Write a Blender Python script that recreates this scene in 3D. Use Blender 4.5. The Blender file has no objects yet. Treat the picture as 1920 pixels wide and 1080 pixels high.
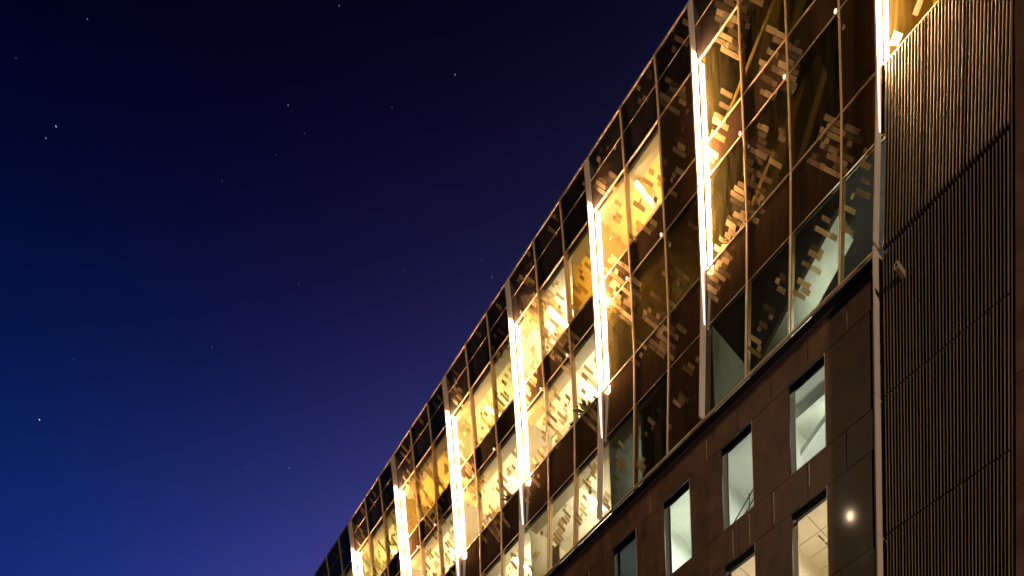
import bpy, math, random
from mathutils import Vector, Matrix
random.seed(7)
sc = bpy.context.scene
C = sc.collection

# ------------------------------------------------------------------ camera
CAM_Z = 1.6
yaw, pitch, roll = -0.8774749, -0.0727773, -0.0517269
fw = Vector((math.sin(yaw)*math.cos(pitch), math.cos(yaw)*math.cos(pitch), math.sin(pitch)))
rt = Vector((math.cos(yaw), -math.sin(yaw), 0)); up = rt.cross(fw)
r2 = rt*math.cos(roll)+up*math.sin(roll); u2 = -rt*math.sin(roll)+up*math.cos(roll)
cd = bpy.data.cameras.new('camera'); cam = bpy.data.objects.new('camera', cd); C.objects.link(cam)
cam.matrix_world = Matrix(((r2.x, u2.x, -fw.x, 0), (r2.y, u2.y, -fw.y, 0), (r2.z, u2.z, -fw.z, CAM_Z), (0, 0, 0, 1)))
cd.sensor_width = 36; cd.lens = 36*1380/1920; cd.shift_y = (2317.2-540)/1920; cd.clip_start = .1; cd.clip_end = 5000
sc.camera = cam

# ------------------------------------------------------------------ night sky (world)
w = bpy.data.worlds.new("World"); sc.world = w; w.use_nodes = True
nt = w.node_tree; nt.nodes.clear()
out = nt.nodes.new('ShaderNodeOutputWorld'); bg = nt.nodes.new('ShaderNodeBackground')
tc = nt.nodes.new('ShaderNodeTexCoord')
K = [[-8.473, 3.238, -1.194], [11.557, 2.156, 2.51], [-2.962, 50.981, 34.84], [-11.51, -14.259, -12.047], [-0.295, -49.778, -33.384]]
comb = nt.nodes.new('ShaderNodeCombineColor')
def math_n(t, op, a, b=None, clamp=False):
    n = t.nodes.new('ShaderNodeMath'); n.operation = op; n.use_clamp = clamp
    for i, x in enumerate((a, b)):
        if x is None: continue
        if isinstance(x, (int, float)): n.inputs[i].default_value = x
        else: t.links.new(x, n.inputs[i])
    return n.outputs[0]
nz = nt.nodes.new('ShaderNodeTexNoise'); nz.inputs['Scale'].default_value = 2.2; nz.inputs['Detail'].default_value = 3
nt.links.new(tc.outputs['Generated'], nz.inputs['Vector'])
sz = nt.nodes.new('ShaderNodeSeparateXYZ'); nt.links.new(tc.outputs['Generated'], sz.inputs[0])
for ch in range(3):
    d = nt.nodes.new('ShaderNodeVectorMath'); d.operation = 'DOT_PRODUCT'
    nt.links.new(tc.outputs['Generated'], d.inputs[0]); d.inputs[1].default_value = (K[0][ch], K[1][ch], K[2][ch])
    e = math_n(nt, 'ADD', d.outputs['Value'], K[3][ch])
    e = math_n(nt, 'ADD', e, math_n(nt, 'MULTIPLY', math_n(nt, 'MULTIPLY', sz.outputs[2], sz.outputs[2]), K[4][ch]))
    e = math_n(nt, 'ADD', e, math_n(nt, 'MULTIPLY', math_n(nt, 'SUBTRACT', nz.outputs['Fac'], .5), .25))
    e = math_n(nt, 'MINIMUM', e, (-3.2, -3.2, -1.5)[ch])
    v = math_n(nt, 'EXPONENT', e); v = math_n(nt, 'MAXIMUM', math_n(nt, 'SUBTRACT', v, .0003), 0)
    nt.links.new(v, comb.inputs[ch])
nt.links.new(comb.outputs[0], bg.inputs['Color']); bg.inputs['Strength'].default_value = 1
nt.links.new(bg.outputs[0], out.inputs[0])
sc.view_settings.view_transform = 'Standard'; sc.view_settings.look = 'None'
sc.view_settings.exposure = 0; sc.view_settings.gamma = 1
sc.render.engine = 'CYCLES'
sc.cycles.transparent_max_bounces = 24; sc.cycles.max_bounces = 8
sc.cycles.sample_clamp_indirect = 6

# ------------------------------------------------------------------ materials
def mat(name, col, rough=.5, metal=0, spec=.5, noise=0, nscale=4, stretch=(1, 1, 1), bump=0, emit=None, estr=0):
    m = bpy.data.materials.new(name); m.use_nodes = True; t = m.node_tree; b = t.nodes['Principled BSDF']
    b.inputs['Base Color'].default_value = (*col, 1); b.inputs['Roughness'].default_value = rough
    b.inputs['Metallic'].default_value = metal; b.inputs['Specular IOR Level'].default_value = spec
    if emit: b.inputs['Emission Color'].default_value = (*emit, 1); b.inputs['Emission Strength'].default_value = estr
    if noise or bump:
        g = t.nodes.new('ShaderNodeNewGeometry'); mp = t.nodes.new('ShaderNodeMapping'); mp.inputs['Scale'].default_value = stretch
        n = t.nodes.new('ShaderNodeTexNoise'); n.inputs['Scale'].default_value = nscale; n.inputs['Detail'].default_value = 6
        t.links.new(g.outputs['Position'], mp.inputs[0]); t.links.new(mp.outputs[0], n.inputs['Vector'])
        if noise:
            r = t.nodes.new('ShaderNodeValToRGB'); r.color_ramp.elements[0].position = .3; r.color_ramp.elements[1].position = .7
            r.color_ramp.elements[0].color = (*[c*(1-noise) for c in col], 1); r.color_ramp.elements[1].color = (*[min(1, c*(1+noise)) for c in col], 1)
            t.links.new(n.outputs['Fac'], r.inputs[0]); t.links.new(r.outputs[0], b.inputs['Base Color'])
            rr = t.nodes.new('ShaderNodeMapRange'); rr.inputs['To Min'].default_value = max(.03, rough-.12); rr.inputs['To Max'].default_value = rough+.12
            t.links.new(n.outputs['Fac'], rr.inputs[0]); t.links.new(rr.outputs[0], b.inputs['Roughness'])
        if bump:
            bp = t.nodes.new('ShaderNodeBump'); bp.inputs['Strength'].default_value = bump; bp.inputs['Distance'].default_value = .02
            t.links.new(n.outputs['Fac'], bp.inputs['Height']); t.links.new(bp.outputs[0], b.inputs['Normal'])
    return m

def emis(name, col, s):
    m = bpy.data.materials.new(name); m.use_nodes = True; t = m.node_tree; t.nodes.clear()
    o = t.nodes.new('ShaderNodeOutputMaterial'); e = t.nodes.new('ShaderNodeEmission')
    e.inputs[0].default_value = (*col, 1); e.inputs[1].default_value = s; t.links.new(e.outputs[0], o.inputs[0]); return m

def glass(name, tint, base_ref=.05, rough=.0, dust=1.):
    m = bpy.data.materials.new(name); m.use_nodes = True; t = m.node_tree; t.nodes.clear()
    o = t.nodes.new('ShaderNodeOutputMaterial'); tr = t.nodes.new('ShaderNodeBsdfTransparent'); tr.inputs[0].default_value = (*tint, 1)
    gl = t.nodes.new('ShaderNodeBsdfGlossy'); gl.inputs['Roughness'].default_value = rough
    fr = t.nodes.new('ShaderNodeFresnel'); fr.inputs[0].default_value = 1.55
    geo = t.nodes.new('ShaderNodeNewGeometry'); nz = t.nodes.new('ShaderNodeTexNoise'); nz.inputs['Scale'].default_value = .7; nz.inputs['Detail'].default_value = 2
    t.links.new(geo.outputs['Position'], nz.inputs['Vector'])
    bp = t.nodes.new('ShaderNodeBump'); bp.inputs['Strength'].default_value = .03; bp.inputs['Distance'].default_value = .02
    t.links.new(nz.outputs['Fac'], bp.inputs['Height']); t.links.new(bp.outputs[0], gl.inputs['Normal']) if False else None
    f = math_n(t, 'MULTIPLY', math_n(t, 'ADD', fr.outputs[0], base_ref), math_n(t, 'SUBTRACT', 1, geo.outputs['Backfacing']))
    mx = t.nodes.new('ShaderNodeMixShader'); t.links.new(f, mx.inputs[0]); t.links.new(tr.outputs[0], mx.inputs[1]); t.links.new(gl.outputs[0], mx.inputs[2])
    # thin streaky diffuse film, tinted olive to give the glass a lit haze
    df = t.nodes.new('ShaderNodeBsdfDiffuse'); df.inputs[0].default_value = (.5, .40, .17, 1)
    mp = t.nodes.new('ShaderNodeMapping'); mp.inputs['Scale'].default_value = (3, 3, .35); n2 = t.nodes.new('ShaderNodeTexNoise'); n2.inputs['Scale'].default_value = 3; n2.inputs['Detail'].default_value = 5
    t.links.new(geo.outputs['Position'], mp.inputs[0]); t.links.new(mp.outputs[0], n2.inputs['Vector'])
    mr = t.nodes.new('ShaderNodeMapRange'); mr.inputs['From Min'].default_value = .35; mr.inputs['From Max'].default_value = .75
    mr.inputs['To Min'].default_value = .015*dust; mr.inputs['To Max'].default_value = .08*dust; t.links.new(n2.outputs['Fac'], mr.inputs[0])
    m2 = t.nodes.new('ShaderNodeMixShader'); t.links.new(mr.outputs[0], m2.inputs[0]); t.links.new(mx.outputs[0], m2.inputs[1]); t.links.new(df.outputs[0], m2.inputs[2])
    t.links.new(m2.outputs[0], o.inputs[0]); return m

def frit_mat(name, col, clear):
    m = bpy.data.materials.new(name); m.use_nodes = True; t = m.node_tree; t.nodes.clear()
    o = t.nodes.new('ShaderNodeOutputMaterial'); tr = t.nodes.new('ShaderNodeBsdfTransparent'); tr.inputs[0].default_value = (.8, .62, .36, 1)
    df = t.nodes.new('ShaderNodeBsdfDiffuse'); tl = t.nodes.new('ShaderNodeBsdfTranslucent')
    geo = t.nodes.new('ShaderNodeNewGeometry'); rp = t.nodes.new('ShaderNodeMapRange'); t.links.new(geo.outputs['Random Per Island'], rp.inputs[0])
    rp.inputs['To Min'].default_value = .25; rp.inputs['To Max'].default_value = 1.35
    vm = t.nodes.new('ShaderNodeVectorMath'); vm.operation = 'SCALE'; vm.inputs[0].default_value = col; t.links.new(rp.outputs[0], vm.inputs['Scale'])
    t.links.new(vm.outputs[0], df.inputs[0]); t.links.new(vm.outputs[0], tl.inputs[0])
    a = t.nodes.new('ShaderNodeMixShader'); a.inputs[0].default_value = .25; t.links.new(df.outputs[0], a.inputs[1]); t.links.new(tl.outputs[0], a.inputs[2])
    b = t.nodes.new('ShaderNodeMixShader'); rc = t.nodes.new('ShaderNodeMapRange'); t.links.new(math_n(t, 'FRACT', math_n(t, 'MULTIPLY', geo.outputs['Random Per Island'], 17.3)), rc.inputs[0]); rc.inputs['To Min'].default_value = clear*.4; rc.inputs['To Max'].default_value = min(.92, clear*2.9); t.links.new(rc.outputs[0], b.inputs[0]); t.links.new(a.outputs[0], b.inputs[1]); t.links.new(tr.outputs[0], b.inputs[2])
    t.links.new(b.outputs[0], o.inputs[0]); return m

M = dict(
    spandrel=mat('bronze_spandrel', (.056, .030, .014), .6, 0, 0, noise=.3, nscale=1.4, stretch=(12, 12, .12)),
    parapet=mat('dark_glass_parapet', (.022, .014, .012), .18, 0, .7, noise=.4, nscale=1.3, stretch=(2, 2, .6), bump=.02),
    clad=mat('brown_cladding', (.145, .073, .040), .42, 0, .15, noise=.42, nscale=1.6, stretch=(1.4, 1.4, .8), bump=.12),
    alu=mat('champagne_aluminium', (.72, .49, .27), .42, .15, .5, noise=.08, nscale=3),
    fin=mat('pale_fin_metal', (.72, .58, .48), .5, .1, .4, noise=.06, nscale=2, stretch=(1, 1, .3)),
    dark=mat('dark_metal', (.018, .014, .013), .55),
    flash=mat('grey_flashing', (.14, .10, .11), .35, .4),
    slat=mat('bronze_louvre_slat', (.25, .18, .11), .5, .3, .3, noise=.25, nscale=2, stretch=(8, 8, .2)),
    black=mat('black_backing', (.006, .005, .005), .8),
    intm=mat('interior_mullion', (.38, .32, .2), .6),
    wall=mat('interior_plaster', (.78, .74, .66), .8, noise=.04, nscale=1),
    wall_y=mat('interior_yellow_paint', (.80, .58, .16), .8, noise=.04),
    wall_o=mat('interior_amber_paint', (.78, .52, .2), .8, noise=.04),
    wall_g=mat('interior_green_paint', (.66, .66, .36), .8, noise=.04),
    wall_w=mat('interior_cream_paint', (.84, .76, .58), .8, noise=.04),
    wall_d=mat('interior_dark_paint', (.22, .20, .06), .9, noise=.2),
    wall_s=mat('interior_stair_paint', (.70, .72, .64), .8, noise=.05),
    floor=mat('interior_floor', (.3, .25, .2), .5),
    grey=mat('grey_concrete', (.30, .32, .28), .75, noise=.1, nscale=2),
    cam=mat('dull_camera_paint', (.38, .29, .19), .5),
    white=mat('white_paint', (.85, .83, .78), .4),
    plant=mat('plant_leaf', (.06, .10, .03), .5), pot=mat('clay_pot', (.3, .2, .14), .7),
    steel=mat('steel', (.35, .34, .32), .35, .8),
    asphalt=mat('asphalt', (.05, .05, .052), .85, noise=.3, nscale=8, bump=.3),
    paving=mat('paving', (.2, .18, .16), .8, noise=.2, nscale=2, bump=.1),
    glass=glass('clear_window_glass', (.93, .93, .86), .04, 0, .5),
    glass_b=glass('bronze_window_glass', (.62, .56, .40), .05, 0, .6),
    glass_g=glass('grey_window_glass', (.62, .62, .56), .05, 0, .5),
    glass_c=glass('clean_bronze_glass', (.70, .62, .36), .05, 0, .12),
    frit=frit_mat('printed_frit', (.52, .35, .18), .30),
    fritd=frit_mat('printed_frit_faint', (.30, .21, .13), .5),
    tube=emis('strip_light_diffuser', (1.0, .62, .30), 60),
    tail=emis('strip_light_tail', (1.0, .78, .62), 2.2),  # emission stands for light caught on the fin face
    knob=emis('marker_lamp_lens', (1.0, .80, .58), 1.3),
)

for k_, w_ in (('spandrel', .8), ('parapet', .5)):
    sb = M[k_].node_tree.nodes['Principled BSDF']; sb.inputs['Coat Weight'].default_value = w_; sb.inputs['Coat Roughness'].default_value = .02
cb = M['clad'].node_tree.nodes['Principled BSDF']; cb.inputs['Coat Weight'].default_value = .022; cb.inputs['Coat Roughness'].default_value = .06

# ------------------------------------------------------------------ facade coordinates
D = 24.0                                    # plane of the facade, metres in front of the camera
ROWS = [26.15, 28.98, 30.72, 33.45, 34.5, 37.2, 38.4, 39.35]
GV = [.03, .28, .38, .33, .29, .20, .13, .05]
def g_app(va):
    if va <= ROWS[0]: return 0 if va < ROWS[0]-.01 else GV[0]
    if va >= ROWS[-1]: return GV[-1]
    for k in range(len(ROWS)-1):
        if va <= ROWS[k+1]:
            f = (va-ROWS[k])/(ROWS[k+1]-ROWS[k]); return GV[k]*(1-f)+GV[k+1]*f
def hv(va): return va*(D+g_app(va))/D       # true height of a facade line
RH = [hv(v) for v in ROWS]                  # true row heights
def g_true(v):
    if v <= RH[0]: return GV[0] if v > RH[0]-.3 else 0
    if v >= RH[-1]: return GV[-1]
    for k in range(len(RH)-1):
        if v <= RH[k+1]:
            f = (v-RH[k])/(RH[k+1]-RH[k]); return GV[k]*(1-f)+GV[k+1]*f
def P(u, o, v, bend=True):                  # o = metres in front of the glass
    return (u, D-o+(g_true(v) if bend else 0), v+CAM_Z)

class MB:
    def __init__(s, bend=True): s.v = []; s.f = []; s.m = []; s.bend = bend
    def quad(s, pts, mi=0):
        n = len(s.v); s.v += pts; s.f.append(tuple(range(n, n+len(pts)))); s.m.append(mi)
    def hexa(s, p, mi=0):                   # p: 8 points, bottom 4 (ccw from above) then top 4
        n = len(s.v); s.v += p
        for f in ((3, 2, 1, 0), (4, 5, 6, 7), (0, 1, 5, 4), (1, 2, 6, 5), (2, 3, 7, 6), (3, 0, 4, 7)):
            s.f.append(tuple(n+i for i in f)); s.m.append(mi)
    def box(s, u0, u1, o0, o1, v0, v1, mi=0):   # o0 < o1
        vs = [v0]+([h for h in RH if v0+.02 < h < v1-.02] if s.bend else [])+[v1]
        rings = [[P(u0, o1, v, s.bend), P(u1, o1, v, s.bend), P(u1, o0, v, s.bend), P(u0, o0, v, s.bend)] for v in vs]
        n = len(s.v)
        for r in rings: s.v += r
        s.f.append((n+3, n+2, n+1, n)); s.m.append(mi)
        e = n+4*(len(rings)-1); s.f.append((e, e+1, e+2, e+3)); s.m.append(mi)
        for k in range(len(rings)-1):
            b = n+4*k
            for i in range(4):
                j = (i+1) % 4; s.f.append((b+i, b+j, b+4+j, b+4+i)); s.m.append(mi)
    def build(s, name, mats, parent=None, smooth=False, loc=None, bevel=0):
        me = bpy.data.meshes.new(name); 
        o = loc or (parent['_o'] if parent is not None and '_o' in parent else (0, 0, 0))
        me.from_pydata([(a-o[0], b-o[1], c-o[2]) for a, b, c in s.v], [], s.f)
        for m in (mats if isinstance(mats, (list, tuple)) else [mats]): me.materials.append(m)
        for pl, mi in zip(me.polygons, s.m): pl.material_index = mi; pl.use_smooth = smooth
        me.update(); ob = bpy.data.objects.new(name, me); C.objects.link(ob)
        if parent is not None: ob.parent = parent
        else: ob.location = o
        if bevel:
            b = ob.modifiers.new('bevel', 'BEVEL'); b.width = bevel; b.segments = 2; b.limit_method = 'ANGLE'
        return ob
def tag(o, label=None, cat=None, group=None, kind=None):
    if label: o['label'] = label
    if cat: o['category'] = cat
    if group: o['group'] = group
    if kind: o['kind'] = kind
    return o
def empty(name, loc, label, cat, group=None):
    e = bpy.data.objects.new(name, None); e.empty_display_size = .2; C.objects.link(e); e.location = loc
    e['_o'] = tuple(loc); return tag(e, label, cat, group)
def finish():
    for o in bpy.data.objects:
        if '_o' in o: del o['_o']

# ------------------------------------------------------------------ the office building
bld = empty('office_building', (-20, D, 0), 'long dark bronze office block with fritted glass upper floors over brown panelled lower floors', 'building')
FINS = [-10.12, -16.07, -20.93, -25.75, -30.6, -35.45, -40.32, -45.25, -50.1]
def bay_cols(i):                            # mullion positions inside bay i (between FINS[i+1] and FINS[i])
    a, b = FINS[i+1], FINS[i]
    if i == 0: return [a, -14.46, -12.9, -11.28, b]
    return [a, a+(b-a)/3, a+2*(b-a)/3, b]

# ---- printed frit: ticks on a rhombic grid whose axes run 56 degrees either way
AX = (.559, -.829); BX = (.559, .829); CS = .125
def blob(u, v, cu, cv, ea, eb):             # rhombic cluster
    du, dv = u-cu, v-cv
    a = (du/AX[0]+dv/AX[1])/2; b = (du/BX[0]+dv/BX[1])/2
    return max(abs(a)/ea, abs(b)/eb)
def in_frit(u, v, i):
    """density (0..1) of print at facade point; u measured from the fin left of bay i"""
    ur = u-FINS[i+1]; d = 0
    S = (i % 2 == 0) and i != 1
    cl = [(1.4, 37.3, 1.0, .62), (2.9, 34.35, 1.0, .62), (4.5, 30.6, .9, .55)] if S else \
         [(.7, 38.0, .7, .35), (1.25, 33.75, 1.1, .6), (3.1, 30.5, 1.0, .5), (3.9, 37.6, .7, .4)]
    for cu, cv, ea, eb in cl:
        if blob(ur, v, cu, cv, ea, eb) < 1: d = max(d, .86)
    bands = [(1.25, 31.75, .42, 1.9), (2.1, 36.3, .3, 1.0), (.8, 35.0, .3, .8)] if S else [(2.95, 31.9, .3, 1.0), (3.0, 35.3, .3, .9), (.75, 35.6, .3, 1.2)]
    if i == 0: bands[1] = (2.35, 31.9, .35, 1.0)
    for cu, cv, ea, eb in bands:
        if blob(ur, v, cu, cv, ea, eb) < 1: d = max(d, 1.0 if (i == 0 and cv < 31.8) else .8 if i == 0 else .5)
    # silhouettes low in the window rows
    if i > 0:
        for cu, cv in ((2.35, 35.55), (3.95, 35.75), (2.3, 31.75), (3.95, 32.1), (2.25, 27.55), (3.9, 27.9), (.7, 27.5)):
            if blob(ur, v, cu+.12*math.sin(i*3+cu), cv, .3, 1.0) < 1: d = max(d, .5)
    else:
        for cu, cv in ((2.3, 27.6), (3.9, 27.9), (5.2, 28.3)):
            if blob(ur, v, cu, cv, .35, 1.0) < 1: d = max(d, .5)
    # faint leaf-shaped fans on the parapet
    if v > 38.5 and blob(ur, v, 1.0+1.62*(int(ur/1.62)), 38.9, .5, .5) < 1: d = max(d, .3)
    return d
def clip(poly, u0, u1, v0, v1):
    for ax, lim, sgn in ((0, u0, 1), (0, u1, -1), (1, v0, 1), (1, v1, -1)):
        out = []
        for k in range(len(poly)):
            a, b = poly[k-1], poly[k]
            ia, ib = (a[ax]-lim)*sgn >= 0, (b[ax]-lim)*sgn >= 0
            if ia != ib:
                t = (lim-a[ax])/(b[ax]-a[ax]); out.append((a[0]+t*(b[0]-a[0]), a[1]+t*(b[1]-a[1])))
            if ib: out.append(b)
        poly = out
        if len(poly) < 3: return None
    return poly
TICKS = {}
def ticks_for(i):
    if i in TICKS: return TICKS[i]
    rnd = random.Random(100+i*7); L = []
    ca, cb = FINS[i+1], FINS[i]
    for j in range(95, 530):
        k = -240
        while k < 230:
            n = rnd.choice((1, 2, 2, 3, 4, 5, 6, 7)); 
            ka = k+n/2.; u = (ka*AX[0]+(j+.5)*BX[0])*CS; v = (ka*AX[1]+(j+.5)*BX[1])*CS
            u += -38 if False else 0
            k0 = k; k += n
            uu = u-40; 
            if not (ca-.3 < uu < cb+.3) or not (25.9 < v < 39.8): continue
            if rnd.random() < in_frit(uu, v, i):
                th = .85 if rnd.random() < .6 else 1.0
                q = [(k0, j), (k0+n, j), (k0+n, j+th), (k0, j+th)]
                L.append([((x*AX[0]+y*BX[0])*CS-40, (x*AX[1]+y*BX[1])*CS) for x, y in q])
    TICKS[i] = L; return L

SP = {0: False, 1: True, 2: False, 3: True, 4: False, 5: True, 6: True}   # spandrel rows by index (ROWS[k]..ROWS[k+1]); 1,3 spandrels, 5,6 parapet
def dark_window(i, c, k):                   # window cells that are opaque in the photo
    if i == 0: return k in (2, 4) and c == 3
    if i == 1: return (k == 4 and c == 2) or (k == 0 and c == 2)
    return False
for i in range(0, 8):
    cols = bay_cols(i)
    for c in range(len(cols)-1):
        for k in range(7):
            if i >= 5 and k < 1 and i >= 6: continue
            a, b, v0, v1 = cols[c]+.012, cols[c+1]-.012, RH[k]+.008, RH[k+1]-.008
            mb = MB(); solid = SP[k] or dark_window(i, c, k)
            mb.box(a, b, -.03 if solid else -.022, 0, v0, v1, 0)
            for q in ticks_for(i):
                if max(p[0] for p in q) < a or min(p[0] for p in q) > b or max(p[1] for p in q) < v0 or min(p[1] for p in q) > v1: continue
                pc = clip(q, a+.02, b-.02, v0+.01, v1-.01)
                if pc: mb.quad([P(x, .003, y) for x, y in reversed(pc)], 1)
            if solid: mb.build('spandrel_panel', [M['parapet'] if k >= 5 else M['spandrel'], M['frit'] if k < 5 else M['fritd']], bld)
            else: mb.build('window_pane', [M['glass_g'] if i < 2 and k == 0 else M['glass_b'] if i == 0 or (i == 1 and k < 4) else M['glass'], M['frit']], bld)

# bay beyond the last fin, above the louvres
mb = MB(); mb.box(-10.1, -6.8, -.022, 0, RH[2]+.03, RH[5], 0)
for q in ((-9.72, 31.45, .2, .13), (-9.05, 31.75, .12, .3), (-8.95, 32.1, .2, .1), (-8.6, 31.5, .3, .08), (-8.35, 32.0, .1, .25)):
    cu, cv, ea, eb = q
    mb.quad([P(cu+x*AX[0]+y*BX[0], .003, max(RH[2]+.05, cv+x*AX[1]+y*BX[1])) for x, y in ((-ea, -eb), (ea, -eb), (ea, eb), (-ea, eb))], 1)
mb.build('window_pane', [M['glass_c'], M['fritd']], bld)
mb = MB(); mb.box(-10.1, -6.8, -.03, 0, RH[5]+.01, RH[7], 0); mb.build('spandrel_panel', [M['parapet']], bld)

# mullions, transoms
for i in range(0, 8):
    for u in bay_cols(i)[1:-1]:
        mb = MB(); mb.box(u-.02, u+.02, .001, .06, RH[0], RH[7]-.01); mb.box(u-.035, u+.035, -.2, -.031, RH[0], RH[4 if False else 6]); mb.build('mullion', [M['alu']], bld)
TW = {0: (.045, .09), 1: (.014, .02), 2: (.03, .04), 3: (.018, .03), 4: (.028, .035), 5: (.034, .04), 6: (.012, .012)}
for k in range(7):
    th, dp = TW[k]; mb = MB()
    xe = FINS[0]+.05
    mb.box(FINS[8], xe, .001, dp, RH[k]-th/2, RH[k]+th/2)
    mb.build('transom', [M['alu']], bld)
mb = MB(False); mb.box(FINS[8], -6.8, -.25, -.02, RH[7]-.03, RH[7]+.03); mb.build('roof_edge', [M['alu']], bld)

# fins
for n, u in enumerate(FINS):
    top = RH[7]-.40
    mb = MB(); mb.box(u-.045, u-.004, .002, .30, RH[0]-.02 if n else 26.2, top)
    mb.hexa([P(u-.045, .30, top), P(u-.004, .30, top), P(u-.004, .002, top), P(u-.045, .002, top),
             P(u-.045, .30, top+.005), P(u-.004, .30, top+.005), P(u-.004, .002, RH[7]-.01), P(u-.045, .002, RH[7]-.01)]); mb.build('fin', [M['fin']], bld)
    if n == 0:
        for v1, v0 in ((26.08, 22.18), (22.165, 18.38), (18.365, 10), (9.985, 0)):
            mb = MB(False); mb.box(u-.045, u-.004, -.34, .30, v0, v1); mb.build('fin', [M['fin']], bld)

# base ledge: soffit of the glass box and its flashing
mb = MB(False); mb.box(FINS[8], FINS[0]-.05, -.36, -.04, RH[0]-.06, RH[0]-.035, 0); mb.build('soffit', [M['black']], bld)
CZ = (D+.35)/D                              # the cladding plane stands .35 m behind the glass
mb = MB(False); mb.box(FINS[8], -10.45, -.34, -.27, 25.66*CZ, 25.84*CZ); mb.build('flashing', [M['flash']], bld)
mb = MB(False); mb.box(FINS[8], -10.45, -.41, -.37, 25.2, 26.5); mb.build('ledge_backing', [M['black']], bld)

# ---- brown cladding with its windows
def cl(v): return v*CZ
rowsC = [(25.70, 24.78), (24.78, 22.10), (22.10, 20.98), (20.98, 18.30), (18.30, 17.2), (17.2, 14.5), (14.5, 10.0), (10.0, 4.5), (4.5, -1.55)]
WIN = []                                    # (u0,u1,v0,v1)
wx = [(-13.10+k*-2.535, -11.93+k*-2.535) for k in range(0, 12)]
rg = random.Random(3)
for r, (v1, v0) in enumerate(rowsC):
    if r in (1, 3, 5):
        edges = [-10.5]
        for a, b in wx: edges += [b, a]
        edges.append(-44)
        for e in range(0, len(edges)-1):
            u1, u0 = edges[e], edges[e+1]
            if (e % 2) == 1: WIN.append((u0-.04, u1, cl(v0), cl(v1), r, e//2)); continue
            tilt = rg.uniform(-.003, .003); mb = MB(False); mb.box(u0+.008, u1-(.048 if r in (1, 3, 5) and e < len(edges)-2 and e > 0 or r in (1, 3, 5) and e == 0 else .008), -.39, -.35+tilt, cl(v0)+.008, cl(v1)-.008)
            mb.build('cladding_panel', [M['clad']], bld, bevel=.004)
    else:
        off = {0: 0, 2: -.08, 4: -.3, 6: 0, 7: .2, 8: 0}[r]
        u1 = -10.5; u0 = -11.22+off
        while u1 > -40:
            tilt = rg.uniform(-.004, .004); mb = MB(False); mb.box(u0+.008, u1-(.048 if r in (1, 3, 5) and e < len(edges)-2 and e > 0 or r in (1, 3, 5) and e == 0 else .008), -.39, -.35+tilt, cl(v0)+.008, cl(v1)-.008)
            mb.build('cladding_panel', [M['clad']], bld, bevel=.004)
            u1 = u0; u0 -= 1.26
# glints on some seams, put in as thin pale metal strips
mb = MB(False)
for u, v1, v0 in ((-11.22, 25.35, 24.8), (-12.50, 22.05, 21.35), (-13.74, 22.05, 21.1), (-16.25, 25.5, 24.8), (-18.8, 25.4, 24.8), (-15.3, 21.9, 21.0), (-14.65, 22.0, 21.0)):
    pts = []; n = 7
    for k in range(n):
        v = cl(v1+(v0-v1)*k/(n-1)); pts.append((u+rg.uniform(-.004, .004), v))
    for k in range(n-1):
        (x0, a), (x1, b) = pts[k], pts[k+1]
        mb.hexa([P(x1-.006, -.340, b, False), P(x1+.006, -.340, b, False), P(x1+.006, -.36, b, False), P(x1-.006, -.36, b, False),
                 P(x0-.006, -.340, a, False), P(x0+.006, -.340, a, False), P(x0+.006, -.36, a, False), P(x0-.006, -.36, a, False)])
mb.build('joint_strip', [M['alu']], bld)
# dark backing behind joints is the building's core wall, pierced at windows
def wall_with_holes(name, u0, u1, v0, v1, o, holes, m):
    us = sorted({u0, u1, *[h[0] for h in holes], *[h[1] for h in holes]}); vs = sorted({v0, v1, *[h[2] for h in holes], *[h[3] for h in holes]})
    mb = MB(False)
    for a, b in zip(us, us[1:]):
        for c, d in zip(vs, vs[1:]):
            if any(h[0] <= (a+b)/2 <= h[1] and h[2] <= (c+d)/2 <= h[3] for h in holes): continue
            mb.quad([P(a, o, c, False), P(b, o, c, False), P(b, o, d, False), P(a, o, d, False)])
    return mb.build(name, [m], bld)
wall_with_holes('core_wall', FINS[8], -10.2, -1.6, 25.9, -.42, [h[:4] for h in WIN], M['black'])

def lower_window(u0, u1, v0, v1, r, e):
    ins = M['wall_s'] if r == 1 else M['wall_w']
    f = MB(False); t = .012
    f.box(u0+.003, u0+t, -.41, -.352, v0, v1, 1); f.box(u1-t, u1-.003, -.41, -.335, v0, v1, 0)  # lit right and sill bars pale, shaded left and head bars dark, by material
    f.box(u0+t, u1-t, -.41, -.335, v0+.003, v0+t, 0); f.box(u0+t, u1-t, -.385, -.352, v1-.010, v1-.002, 1)
    fr = f.build('window_frame', [M['alu'], M['dark']], bld)
    p = MB(False); p.box(u0+t, u1-t, -.382, -.372, v0+t, v1-.011); p.build('window_pane', [M['glass']], fr)
    # deep reveal
    d0, d1 = -.82, -.412; k = MB(False)
    k.box(u0-.03, u0+.005, d0, d1, v0-.03, v1+.03); k.box(u1-.005, u1+.03, d0, d1, v0-.03, v1+.03)
    k.box(u0+.005, u1-.005, d0, -.386, v1-.005, v1+.03); k.box(u0+.005, u1-.005, d0, d1, v0-.03, v0+.005)
    k.build('window_reveal', [ins], fr)
for h in WIN: 
    if h[5] <= 4: lower_window(*h)
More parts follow.
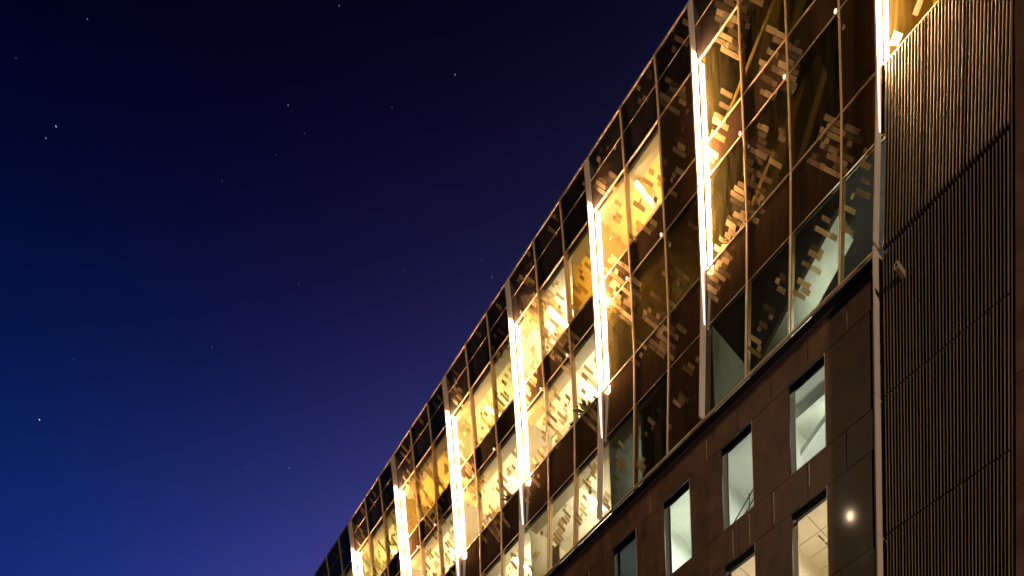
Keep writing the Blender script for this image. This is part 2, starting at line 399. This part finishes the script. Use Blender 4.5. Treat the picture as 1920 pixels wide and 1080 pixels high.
# storey rooms behind the lower windows
def room(u0, u1, o0, o1, v0, v1, wm, name='room', cm=None, par=None, skip=(), fm=None):
    """open-fronted box of walls; o0 = back, o1 = front"""
    mb = MB(False); t = .06
    if 'back' not in skip: mb.box(u0, u1, o0-t, o0, v0, v1, 0)
    mb.box(u0-t/2, u0, o0, o1, v0, v1, 0); mb.box(u1, u1+t/2, o0, o1, v0, v1, 0)
    mb.box(u0, u1, o0, o1, v1, v1+t, 1); mb.box(u0, u1, o0, o1, v0-t, v0, 2)
    return mb.build(name, [wm, cm or wm, fm or M['floor']], par or bld)
LIGHTS = []
def area(name, u, o, v, sx, sy, power, col, down=True, parent=None, rotz=0):
    l = bpy.data.lights.new(name, 'AREA'); l.shape = 'RECTANGLE'; l.size = sx; l.size_y = sy; l.energy = power; l.color = col
    ob = bpy.data.objects.new(name, l); C.objects.link(ob); ob.parent = parent
    x, y, z = P(u, o, v, False); off = parent.location if parent else Vector((0, 0, 0))
    ob.location = Vector((x, y, z))-off
    if not down: ob.rotation_euler = (math.pi, 0, 0)
    return ob
def ceiling_light(u, o, v, ln, label, col, strength, power, along='in', group='ceiling lights inside the offices', wd=.13):
    """linear pendant: housing + glowing diffuser + hanging wires; lights the ceiling too"""
    x, y, z = P(u, o, v, False)
    e = empty('ceiling_light', (x, y, z), label, 'ceiling light', group)
    hx, hy = (wd/2, ln/2) if along == 'in' else (ln/2, wd/2)
    def bx(name, x0, x1, y0, y1, z0, z1, m):
        mb = MB(False); mb.hexa([(x0, y0, z0), (x1, y0, z0), (x1, y1, z0), (x0, y1, z0), (x0, y0, z1), (x1, y0, z1), (x1, y1, z1), (x0, y1, z1)])
        mb.build(name, [m], e, bevel=.01, loc=(0, 0, 0))
    bx('diffuser', -hx, hx, -hy, hy, -.03, .02, emis('ceiling_light_diffuser', col, strength))
    bx('housing', -hx-.006, hx+.006, -hy-.006, hy+.006, .022, .05, M['white'])
    for s in (-1, 1):
        q = s*(ln/2-.1); a, b = (0, q) if along == 'in' else (q, 0)
        bx('wire', a-.004, a+.004, b-.004, b+.004, .05, .3, M['steel'])
    if power:
            area('room_glow', u, o-.8, v-1.5, 1.0, 1.8, power*1.3, col, False, e)
    return e

WARM = (1, .84, .56); CREAM = (1, .93, .78); GREEN = (.95, 1, .90); YEL = (1, .82, .40)
# upper rows: (bay, u0, u1, row, wall, light colour, power, lamp offset u, lamp depth, label)
UP = []
for k, nm in ((0, 'bottom'), (2, 'middle'), (4, 'top')): UP.append((k, nm))
ORD = {1: 'second', 2: 'third', 3: 'fourth', 4: 'fifth', 5: 'sixth', 6: 'seventh', 7: 'eighth'}
def upper_room(u0, u1, k, wm, col, power, lamp=None, label=None, strength=14, ceil=None, ln=1.1):
    v0, v1 = RH[k]+.02, RH[k+1]+.16
    o1 = -.62; o0 = -5.0
    room(u0+.03, u1-.03, o0, o1, v0, v1, wm, 'office_room', ceil)
    # lintel and blind box just inside the glass
    mb = MB(); vv = RH[k+1]; mb.box(u0+.01, u1-.01, -.26, -.14, vv-.14, vv+.02); mb.box(u0+.01, u1-.01, -.7, -.26, vv-.0, vv+.16)
    mb.build('blind_box', [M['intm']], bld)
    g = MB(False)
    for x in (-1.5, -2.4, -3.3): g.box(u0+.05, u1-.05, x-.008, x+.008, v1-.006, v1-.001)
    x = u0+.6
    while x < u1-.3: g.box(x-.008, x+.008, -4.9, -.7, v1-.006, v1-.002); x += 1.2
    g.build('ceiling_joint', [M['grey']], bld)
    if lamp: ceiling_light(lamp[0], lamp[1], v1-.34, ln, label, col, strength, power)
    elif power:
        area('room_glow', (u0+u1)/2, -2.4, v1-.5, .8, 1.5, power*.5, col, True, None); area('room_glow', (u0+u1)/2, -2.4, v1-.6, .8, 1.5, power*.5, col, False, None)  # unseen area lights added to brighten rooms without a pendant
F = FINS
def third(i, n): return F[i+1]+(F[i]-F[i+1])*n/3
# top row
upper_room(F[2], third(1, 2), 4, M['wall_o'], WARM, 60, (-19.22, -1.25), 'long glowing ceiling light behind the amber top floor window right of the third strip light')
upper_room(third(2, 2), F[2], 4, M['wall_y'], YEL, 75, (-21.9, -2.6), 'ceiling light behind the saturated yellow top floor window')
upper_room(F[3], third(2, 2), 4, M['wall_w'], CREAM, 80, (-24.18, -1.35), 'glaring ceiling light behind the cream top floor window', 60)
upper_room(F[4], F[3], 4, M['wall_g'], WARM, 85, (-28.95, -1.7), 'ceiling light behind the green yellow top floor windows')
upper_room(F[5], F[4], 4, M['wall_y'], WARM, 60, (-33.2, -2.6), 'ceiling light behind the orange gold top floor windows of the fifth bay')
upper_room(F[6], F[5], 4, M['wall_g'], WARM, 70, (-38.6, -2.2), 'ceiling light behind the olive gold top floor windows of the sixth bay')
upper_room(F[7], F[6], 4, M['wall_y'], WARM, 60, (-43.2, -2.2), 'ceiling light behind the farthest visible top floor windows')
upper_room(F[8], F[7], 4, M['wall_y'], WARM, 40)
# middle row
upper_room(F[3], F[2], 2, M['wall_w'], CREAM, 95, (-22.9, -1.9), 'glaring ceiling light above the plant behind the middle floor window', 50)
upper_room(F[4], F[3], 2, M['wall_w'], CREAM, 100, (-28.0, -2.1), 'ceiling light behind the whitest middle floor windows')
upper_room(F[5], F[4], 2, M['wall_w'], CREAM, 100, (-33.0, -2.1), 'ceiling light behind the middle floor windows of the fifth bay')
upper_room(F[6], F[5], 2, M['wall_w'], CREAM, 80, (-38.4, -2.1), 'ceiling light behind the middle floor windows near the bottom edge')
# bottom row
upper_room(F[3], F[2], 0, M['wall_w'], CREAM, 100, (-22.85, -1.9), 'ceiling light behind the cream windows just above the black ledge')
upper_room(F[4], F[3], 0, M['wall_w'], CREAM, 95, (-27.2, -1.3), 'ceiling light in the leftmost windows above the black ledge')
upper_room(F[5], F[4], 0, M['wall_w'], CREAM, 80)
# dim rooms of the second bay and the stair core of the first
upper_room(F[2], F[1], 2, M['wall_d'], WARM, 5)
upper_room(F[2], third(1, 1), 0, M['wall_s'], GREEN, 12)
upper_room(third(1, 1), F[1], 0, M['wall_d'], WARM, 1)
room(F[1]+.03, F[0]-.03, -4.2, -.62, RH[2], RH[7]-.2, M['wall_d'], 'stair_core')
room(F[1]+.03, F[0]-.03, -4.2, -.62, RH[0], RH[1]+.3, M['wall_s'], 'stair_lobby')
area('lobby_glow', -11.9, -1.8, 27.2, 1.0, 1.0, 110, GREEN, False)  # unseen area lights added to brighten the stair lobby
area('lobby_glow', -12.2, -2.6, RH[1]-.3, 1.6, 1.0, 110, GREEN, True)
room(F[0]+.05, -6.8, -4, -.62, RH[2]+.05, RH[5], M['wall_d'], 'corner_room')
# floor slabs behind every spandrel
for k in (1, 3): 
    mb = MB(False); mb.box(F[8], F[0]-.05, -5, -.66, RH[k]+.26, RH[k+1]-.06); mb.build('floor_slab', [M['black']], bld)
# stair flights in the core
def flight(ua, ub, va, vb, o0, o1, th, m, steps=0):
    mb = MB(False)
    mb.hexa([P(ua, o1, va-th, False), P(ub, o1, vb-th, False), P(ub, o0, vb-th, False), P(ua, o0, va-th, False),
             P(ua, o1, va, False), P(ub, o1, vb, False), P(ub, o0, vb, False), P(ua, o0, va, False)])
    return mb.build('stair_flight', [m], bld)
flight(-15.6, -11.6, 26.3, 29.2, -1.7, -.7, .22, M['grey'])
flight(-10.6, -14.2, 26.4, 29.2, -3.2, -2.2, .22, M['grey'])
flight(-15.5, -12.2, 31.4, 34.4, -1.9, -.8, .22, M['wall_g'])
flight(-10.5, -13.8, 33.6, 36.6, -3.4, -2.2, .22, M['wall_g'])
flight(-15.6, -12.0, 35.6, 38.6, -1.9, -.8, .22, M['wall_g'])

# ---- rooms behind the lower windows
lowr = {(1, 0): (GREEN, 24), (1, 1): (GREEN, 24), (1, 2): (GREEN, 42), (1, 3): ((.75, .92, 1), 3), (3, 0): (CREAM, 26), (3, 1): (CREAM, 26), (3, 2): (CREAM, 10), (3, 3): (CREAM, 10), (1, 4): (GREEN, 6), (3, 4): (CREAM, 8)}
for (u0, u1, v0, v1, r, e) in WIN:
    if e > 4 or r == 5: continue
    col, pw = lowr[(r, e)]
    wm = M['wall_s'] if r == 1 else M['wall_w']
    room(u0-.62, u1+.62, -4.6, -.82, v0-.1, v1+.12, wm, 'lower_room', fm=wm)
    mb = MB(False)                           # wall returns beside the reveal
    mb.box(u0-.62, u0-.031, -.86, -.825, v0-.1, v1+.12); mb.box(u1+.031, u1+.62, -.86, -.825, v0-.1, v1+.12); mb.build('wall_return', [wm], bld)
    area('lower_glow', (u0+u1)/2+.1, -1.9, v1-.2, .9, 1.2, pw*.9, col, True); area('lower_glow', (u0+u1)/2+.1, -1.5, v0+.3, .9, 1.0, pw*.8, col, False)  # unseen area lights added to brighten room and reveal
# W1: beam and stair soffit, W2: handrail and landing, V1: blind box, ceiling joints and vents
u0, u1, v0, v1 = WIN[0][:4]
mb = MB(False); mb.box(u0-.5, u1+.5, -1.55, -1.25, v1-.28, v1+.1); mb.build('beam', [M['wall_s']], bld)
mb = MB(False); mb.hexa([P(u0-.3, -1.6, v1-1.2, False), P(u1+.5, -1.6, v1-.2, False), P(u1+.5, -2.8, v1-.2, False), P(u0-.3, -2.8, v1-1.2, False),
                         P(u0-.3, -1.6, v1-1.0, False), P(u1+.5, -1.6, v1+.0, False), P(u1+.5, -2.8, v1+.0, False), P(u0-.3, -2.8, v1-1.0, False)]); mb.build('stair_flight', [M['wall_s']], bld)
def bar(mb, p, q, r):
    p, q = Vector(p), Vector(q); d = (q-p).normalized(); a = d.orthogonal().normalized(); b = d.cross(a); n = len(mb.v)
    for c in (p, q):
        for k in range(8):
            t = k*math.pi/4; mb.v.append(tuple(c+(a*math.cos(t)+b*math.sin(t))*r))
    for k in range(8): mb.f.append((n+k, n+(k+1) % 8, n+8+(k+1) % 8, n+8+k)); mb.m.append(0)
    mb.f.append(tuple(range(n+7, n-1, -1))); mb.m.append(0); mb.f.append(tuple(range(n+8, n+16))); mb.m.append(0)
u0, u1, v0, v1 = [w[:4] for w in WIN if w[4] == 1 and w[5] == 1][0]
mb = MB(False)
for k in range(3): bar(mb, P(u0-.25, -1.25, v0+.75-.33*k, False), P(u1+.5, -1.25, v0+2.15-.33*k, False), .022)
for x in (u0+.5, u1+.1): bar(mb, P(x, -1.25, v0-.05, False), P(x, -1.25, v0+.9+(x-u0)*.95, False), .018)
mb.build('handrail', [M['dark']], bld)
for w in WIN:
    if w[4] == 3 and w[5] < 4:
        u0, u1, v0, v1 = w[:4]
        mb = MB(False); mb.box(u0+.01, u1-.01, -.72, -.60, v1-.09, v1-.02); mb.build('blind_box', [M['dark']], bld)
        mb = MB(False)
        for x in (-1.9, -2.7, -3.5): mb.box(u0-.6, u1+.6, x-.006, x+.006, v1+.112, v1+.118)
        mb.box(u0+.2, u0+.212, -4.5, -1.0, v1+.112, v1+.118); mb.box(u0+1.1, u0+1.112, -4.5, -1.0, v1+.112, v1+.118)
        mb.box(u0+.05, u0+.08, -2.4, -2.02, v1+.10, v1+.117); mb.box(u0+.05, u0+.08, -2.85, -2.47, v1+.10, v1+.117); mb.build('ceiling_joint', [M['dark']], bld)

# ---- roof and the body behind
mb = MB(False); mb.box(F[8], -6.7, -16, -.26, RH[7]-.25, RH[7]-.05); mb.build('roof', [M['dark']], bld)
mb = MB(False); mb.box(F[8], -6.7, -16, -5.2, -1.6, RH[7]-.26); mb.build('building_core', [M['dark']], bld)
mb = MB(False); mb.box(F[8]-.3, F[8]-.02, -16, 0, -1.6, RH[7]); mb.build('end_wall', [M['clad']], bld)
mb = MB(False); mb.box(-10.45, -10.16, -.9, -.42, -1.6, 25.9); mb.build('recess', [M['black']], bld)
mb = MB(False); mb.box(-10.50, -10.40, -.9, -.37, -1.6, 25.9); mb.build('recess_side', [M['dark']], bld)

# ------------------------------------------------------------------ louvred wall
lw = empty('louvred_wall', (-8.4, D, 0), 'tall wall of vertical bronze louvres right of the last fin', 'wall')
NS = 37; U0, U1 = -10.02, -6.86; pit = (U1-U0)/NS
tiers = [(26.11, RH[2]-.05), (22.16, 25.92), (18.40, 22.10), (12.0, 18.34), (6, 11.94), (-1.6, 5.94)]
for ti, (v0, v1) in enumerate(tiers):
    mb = MB(ti == 0)
    for s in range(NS):
        u = U0+pit*(s+.5)
        if s % 1 == 0:
            jit = 0; wdt = (.017, .015, .018)[s % 3]*(1 if ti == 0 else .72) if s not in (12, 24) else .006; dj = rg.uniform(-.012, .006) if ti else 0
            prof = [(-wdt, -.02), (-wdt, .035), (-wdt*.35, .056), (wdt*.35, .056), (wdt, .035), (wdt, -.02)]
            prof = [(a, o+dj) for a, o in prof]
            hs = [v0]+([h for h in RH if v0+.02 < h < v1-.02] if ti == 0 else [])+[v1]; b0 = len(mb.v)
            for h in hs: mb.v += [P(u+a, o, h, ti == 0) for a, o in prof]
            for q in range(len(hs)-1):
                for z in range(6):
                    a, b = b0+q*6+z, b0+q*6+(z+1) % 6; mb.f.append((a, a+6, b+6, b)); mb.m.append(0)
            e6 = b0+6*(len(hs)-1); mb.f.append(tuple(range(e6+5, e6-1, -1))); mb.m.append(0); mb.f.append(tuple(range(b0, b0+6))); mb.m.append(0)
    mb.build('louvre_panel', [M['slat']], lw, loc=None)
    mb = MB(ti == 0); mb.box(U0, U1, -.08, -.04, v0-.02, v1+.02); mb.build('louvre_backing', [M['black']], lw)
mb = MB(False); mb.box(U0-.02, U1, -.9, -.75, -1.6, 31.1); mb.build('backing_wall', [M['black']], lw)
mb = MB(); mb.box(U0-.04, U1, -.08, .03, RH[2]-.045, RH[2]-.015); mb.build('coping', [M['alu']], lw)
mb = MB(False); mb.box(U1+.02, U1+.035, -.1, .0, -1.6, 31); mb.build('edge_trim', [M['slat']], lw)

# cladding right of the louvres
rw = empty('clad_wall', (-4, D, 0), 'brown panelled wall beyond the louvres at the right edge', 'wall')
hs = [-1.6, 3, 8, 12.4, 15, 17.37, 20.1, 22.1, 24.9, 26.9, 29.7, 32, 36, RH[7]]
for a, b in zip(hs, hs[1:]):
    us = [-6.76, -5.2, -3.6, -2.0, -.4] if hs.index(a) % 2 else [-6.76, -4.4, -2.8, -1.2, -.4]
    for c, d in zip(us, us[1:]):
        mb = MB(False); mb.box(c+.006, d-.006, -.05, rg.uniform(-.004, .004), a+.006, b-.006); mb.build('cladding_panel', [M['clad']], rw, bevel=.004)
mb = MB(False); mb.box(-6.76, -.4, -12, -.06, -1.6, RH[7]-.02); mb.build('wall', [M['dark']], rw)

# ------------------------------------------------------------------ strip lights on the fins
WASH = 800
NAMES = ['tall strip light on the rightmost fin, beside the louvred wall', 'longest fully visible white strip light, on the second fin from the right',
         'strip light on the third fin from the right, between yellow and amber windows', 'strip light on the fourth fin from the right, left of the cream top window',
         'strip light on the fifth fin from the right, left of the green yellow windows', 'strip light on the sixth fin from the right, cut by the bottom edge',
         'short stub of strip light on the leftmost lit fin at the bottom edge', 'strip light below the frame on the far left fin']
for n, u in enumerate(FINS[:7]):
    e = empty('strip_light', P(u, 0, hv(30.9)), NAMES[n], 'strip light', 'strip lights on the facade fins')
    vb, vt = hv(30.72)+.02, hv(37.42)
    mb = MB(); mb.box(u-.003, u+.04, .06, .25, vb, vt-.1)
    mb.hexa([P(u-.003, .25, vt-.1), P(u+.04, .25, vt-.1), P(u+.04, .065, vt-.1), P(u-.003, .065, vt-.1),
             P(u-.003, .20, vt), P(u+.04, .20, vt), P(u+.04, .11, vt), P(u-.003, .11, vt)])
    mb.build('diffuser', [M['tube']], e)
    mb = MB(); mb.box(u-.003, u+.05, .002, .055, vb, vt); mb.build('gasket', [M['black']], e)
    vc = (vb+vt)/2; L = bpy.data.lights.new('wall_wash', 'AREA'); L.shape = 'RECTANGLE'; L.size = .04; L.size_y = vt-vb-.1  # unseen area light added beside the tube to brighten the facade
    L.energy = WASH*(6 if n == 0 else 1); L.color = (1, .62, .30); lo = bpy.data.objects.new('wall_wash', L); C.objects.link(lo); lo.parent = e
    pa, pb = Vector(P(u+.06, .27, vb+.05)), Vector(P(u+.06, .27, vt-.05)); ydir = (pb-pa).normalized(); n_ = Vector((.80, .60, 0)); n_ = (n_-ydir*n_.dot(ydir)).normalized()
    xdir = ydir.cross(-n_); R3 = Matrix((xdir, ydir, -n_)).transposed()
    lo.matrix_local = Matrix.Translation((pa+pb)/2-e.location) @ R3.to_4x4()
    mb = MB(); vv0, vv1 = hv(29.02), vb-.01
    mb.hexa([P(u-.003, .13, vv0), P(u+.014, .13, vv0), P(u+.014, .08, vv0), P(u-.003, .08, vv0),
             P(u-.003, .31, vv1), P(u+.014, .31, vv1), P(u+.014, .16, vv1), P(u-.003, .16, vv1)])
    mb.build('tapered_end', [M['tail']], e)  # glowing wedge put in for the light on the fin face
    mb = MB(); mb.box(u-.06, u-.046, .05, .29, vb, vt-.1); mb.build('housing', [M['fin']], e)

# round knobs on every mullion under the middle spandrel, glow set in their material
def ico(mb, c, r, n=8, m=5):
    b = len(mb.v)
    for j in range(m+1):
        th = math.pi*j/m
        for i in range(n):
            ph = 2*math.pi*i/n; mb.v.append((c[0]+r*math.sin(th)*math.cos(ph), c[1]+r*math.sin(th)*math.sin(ph), c[2]+r*math.cos(th)))
    for j in range(m):
        for i in range(n):
            k = b+j*n+i; k2 = b+j*n+(i+1) % n; mb.f.append((k, k+n, k2+n, k2)); mb.m.append(0)
for i in range(0, 6):
    for u in (bay_cols(i)[:-1] if i else bay_cols(i)[:-1]):
        v = RH[3]-.24
        mb = MB(False); ico(mb, P(u, .25, v), .05); k = mb.build('marker_lamp', [M['knob']], bld, smooth=True)
        mb = MB(False); bar(mb, P(u, .0, v+.03), P(u, .21, v), .014); mb.build('bracket', [M['alu']], k, loc=tuple(bld.location)) if False else mb.build('bracket', [M['alu']], bld)

# wall lamp / camera box on the louvres
e = empty('security_camera', P(-9.4, 0, 24.95), 'small boxy camera housing sticking out of the louvred wall', 'camera')
mb = MB(False)
mb.hexa([P(-9.50, .50, 24.70, False), P(-9.38, .50, 24.70, False), P(-9.38, .02, 24.76, False), P(-9.50, .02, 24.76, False),
         P(-9.50, .52, 24.86, False), P(-9.38, .52, 24.86, False), P(-9.38, .02, 24.92, False), P(-9.50, .02, 24.92, False)])
mb.build('housing', [M['cam']], e, bevel=.02)
mb = MB(False); mb.box(-9.47, -9.41, -.06, .02, 24.78, 24.9); mb.build('bracket', [M['dark']], e)
mb = MB(False); bar(mb, P(-9.44, .50, 24.78, False), P(-9.44, .525, 24.78, False), .035); mb.build('lens', [M['black']], e)

# ------------------------------------------------------------------ plants on window sills
def plant(u, o, v, h, label):
    e = empty('potted_plant', P(u, o, v, False), label, 'plant', 'plants on the office window sills')
    x0, y0, z0 = P(u, o, v, False); mb = MB(False); n = 12
    for k, (r, z) in enumerate(((.10, 0), (.14, .2))):
        for i in range(n): mb.v.append((x0+r*math.cos(i*2*math.pi/n), y0+r*math.sin(i*2*math.pi/n), z0+z))
    for i in range(n): mb.f.append((i, (i+1) % n, n+(i+1) % n, n+i)); mb.m.append(0)
    mb.f.append(tuple(range(n, 2*n))); mb.m.append(0); mb.f.append(tuple(range(n-1, -1, -1))); mb.m.append(0)
    mb.build('pot', [M['pot']], e)
    mb = MB(False); rr = random.Random(int(u*10))
    for k in range(46):
        a = rr.uniform(0, 6.28); el = rr.uniform(.2, 1.4); L = h*rr.uniform(.4, 1); 
        d = Vector((math.cos(a)*math.cos(el), math.sin(a)*math.cos(el), math.sin(el))); s = d.orthogonal().normalized()*.045
        b = Vector((x0, y0, z0+.2)); m1 = b+d*L*.6; t = b+d*L-Vector((0, 0, .12*L))
        mb.v += [tuple(b), tuple(m1+s), tuple(t), tuple(m1-s)]; nn = len(mb.v); mb.f.append((nn-4, nn-3, nn-2, nn-1)); mb.m.append(0)
    mb.build('foliage', [M['plant']], e)
plant(-22.15, -.72, RH[2]+.06, .7, 'leafy plant at the sill of the middle floor window left of the third strip light')
plant(-22.9, -.75, RH[2]+.06, .4, 'low plant beside the leafy one on the same middle floor sill')
plant(-27.0, -.72, RH[2]+.06, .6, 'leafy plant at the sill of the middle floor window left of the fourth strip light')
plant(-25.1, -.72, RH[2]+.06, .35, 'small plant at the sill right of the fourth strip light')
plant(-33.6, -.72, RH[4]+.06, .5, 'plant at the sill of a gold top floor window')

def screen(u, o, v, wd, h, label):
    e = empty('office_screen', P(u, o, v, False), label, 'screen panel', 'screens near the office windows')
    mb = MB(False); mb.box(u-wd/2, u+wd/2, o-.02, o+.02, v+.05, v+h); mb.build('panel', [M['grey']], e)
    mb = MB(False); mb.box(u-wd/2-.02, u+wd/2+.02, o-.03, o+.03, v+h, v+h+.04); mb.box(u-wd/2, u-wd/2+.04, o-.15, o+.15, v, v+.05); mb.box(u+wd/2-.04, u+wd/2, o-.15, o+.15, v, v+.05); mb.build('frame', [M['dark']], e)
screen(-24.3, -.95, RH[2]+.08, .5, 1.1, 'grey panel standing behind the middle floor window right of the fourth strip light')
screen(-29.3, -.95, RH[2]+.08, .6, 1.0, 'grey panel standing behind the middle floor window right of the fifth strip light')
screen(-24.5, -.9, RH[0]+.1, .5, 1.6, 'narrow grey panel behind the bottom row cream window beside a mullion')

# ------------------------------------------------------------------ ground and lamps outside the frame
def sheet(name, x0, x1, y0, y1, z, m, kind='structure'):
    mb = MB(False); mb.quad([(x0, y0, z), (x1, y0, z), (x1, y1, z), (x0, y1, z)]); return tag(mb.build(name, [m]), kind=kind)
sheet('ground', -900, 900, -900, 900, 0, M['asphalt'])
mb = MB(False); mb.hexa([(-90, 18, .004), (60, 18, .004), (60, 23.5, .004), (-90, 23.5, .004), (-90, 18, .13), (60, 18, .13), (60, 23.5, .13), (-90, 23.5, .13)])
tag(mb.build('pavement', [M['paving']]), kind='structure')
def mast(x, y, h, label, power, col, target, size=.5, spot=70):
    e = empty('floodlight_mast', (x, y, 0), label, 'street lamp')
    mb = MB(False); n = 10
    for r, z in ((.18, 0), (.08, h)):
        for i in range(n): mb.v.append((x+r*math.cos(i*6.2832/n), y+r*math.sin(i*6.2832/n), z))
    for i in range(n): mb.f.append((i, (i+1) % n, n+(i+1) % n, n+i)); mb.m.append(0)
    mb.build('pole', [M['steel']], e)
    c = Vector((x, y, h)); d = (Vector(target)-c).normalized()
    mb = MB(False); s = d.cross(Vector((0, 0, 1))).normalized(); t = s.cross(d)
    def q(a, b, k): return tuple(c+s*a+t*b+d*k)
    mb.hexa([q(-.3, -.25, 0), q(.3, -.25, 0), q(.3, -.25, .25), q(-.3, -.25, .25), q(-.3, .25, 0), q(.3, .25, 0), q(.3, .25, .25), q(-.3, .25, .25)])
    mb.build('lamp_head', [M['dark']], e)
    l = bpy.data.lights.new('floodlight', 'SPOT'); l.energy = power; l.color = col; l.shadow_soft_size = size; l.spot_size = math.radians(spot); l.spot_blend = .5
    o = bpy.data.objects.new('floodlight', l); C.objects.link(o); o.parent = e
    o.location = c+d*.6-Vector((x, y, 0)); o.rotation_euler = d.to_track_quat('-Z', 'Y').to_euler()
    return e
mast(-23.6, -2.6, 43.5, 'tall floodlight mast behind the camera, left', 4500, (1, .72, .45), (-14, 24.3, 24), .12)
mast(44, 2, 16, 'street lamp behind the camera, right', 52000, (1, .76, .56), (-18, 24.3, 28), 1.2, 60)  # unseen lamp added to light the right faces of the fins

# ------------------------------------------------------------------ stars
STARS = [(-0.5826, 0.1677, 0.7953, 1), (-0.4872, 0.3067, 0.8177, 1), (-0.4561, 0.3819, 0.8038, 1.2), (-0.5367, 0.2889, 0.7928, 1.2), (-0.6269, 0.1532, 0.7639, 2), (-0.634, 0.1476, 0.7591, 1.5), (-0.6167, 0.1294, 0.7765, 0.6), (-0.4933, 0.3508, 0.796, 0.6), (-0.5387, 0.3021, 0.7865, 0.5), (-0.5573, 0.2873, 0.779, 0.5), (-0.5876, 0.2563, 0.7675, 0.5), (-0.7408, 0.1485, 0.6551, 2.2), (-0.6518, 0.2648, 0.7107, 0.8), (-0.7061, 0.1705, 0.6873, 0.6), (-0.717, 0.1981, 0.6684, 0.5), (-0.6864, 0.3023, 0.6614, 0.7), (-0.6673, 0.3355, 0.665, 1.2), (-0.654, 0.3532, 0.669, 0.6), (-0.6384, 0.3629, 0.6788, 0.6), (-0.5983, 0.4098, 0.6886, 0.7), (-0.7028, 0.3489, 0.62, 0.5), (-0.4959, 0.4436, 0.7465, 1.1), (-0.4957, 0.4338, 0.7524, 0.6), (-0.6634, 0.2887, 0.6903, 0.4), (-0.5918, 0.3174, 0.741, 0.5), (-0.5382, 0.3851, 0.7496, 0.5)]
SN = ['faint star in the upper left corner of the sky', 'white star nearest the top edge, left of centre', 'white star nearest the high part of the roof line',
      'white star in the upper middle of the sky', 'brightest blue star, upper one of the close pair at the left', 'dimmer blue star, lower one of the close pair',
      'faint star at the left edge above the blue pair', 'faint star right of the upper middle white star', 'faint star just below right of the upper middle white star',
      'faint star below left of the upper middle white star', 'tiny lone star in the middle left of the sky', 'bright pinkish star low at the left',
      'small lone star in the middle of the sky left of the roof slope', 'tiny star above right of the bright pinkish star', 'tiny star right of the bright pinkish star',
      'leftmost of the row of small stars low in the sky', 'brightest of the row of small stars low in the sky', 'third of the row of small stars low in the sky',
      'rightmost of the four small stars low in the sky, slightly higher', 'small star low beside the lower roof slope', 'tiny star nearest the bottom edge of the sky',
      'small star close beside the roof edge in the middle', 'tiny star just above the one beside the roof edge', 'tiny star above the low row of small stars',
      'tiny star in the very centre of the sky', 'tiny star left of the roof edge in mid sky']
def star(dv, s, label):
    d = Vector(dv)*1500; mb = MB(False); r = .38+.17*s
    ico(mb, (0, 0, 0), r, 6, 4)
    col = (.45, .6, 1) if s > 1.4 and dv[2] > .7 else (1, .9, .9) if s > 2 else (.75, .82, 1)
    ob = mb.build('star', [emis('star_light', col, .16*s*s+.05)], None, loc=(0, 0, 0)); ob.location = d+Vector((0, 0, CAM_Z))
    tag(ob, label, 'star', 'stars in the night sky')
for n, (a, b, c, s) in enumerate(STARS):
    star((a, b, c), s, SN[n])
finish()
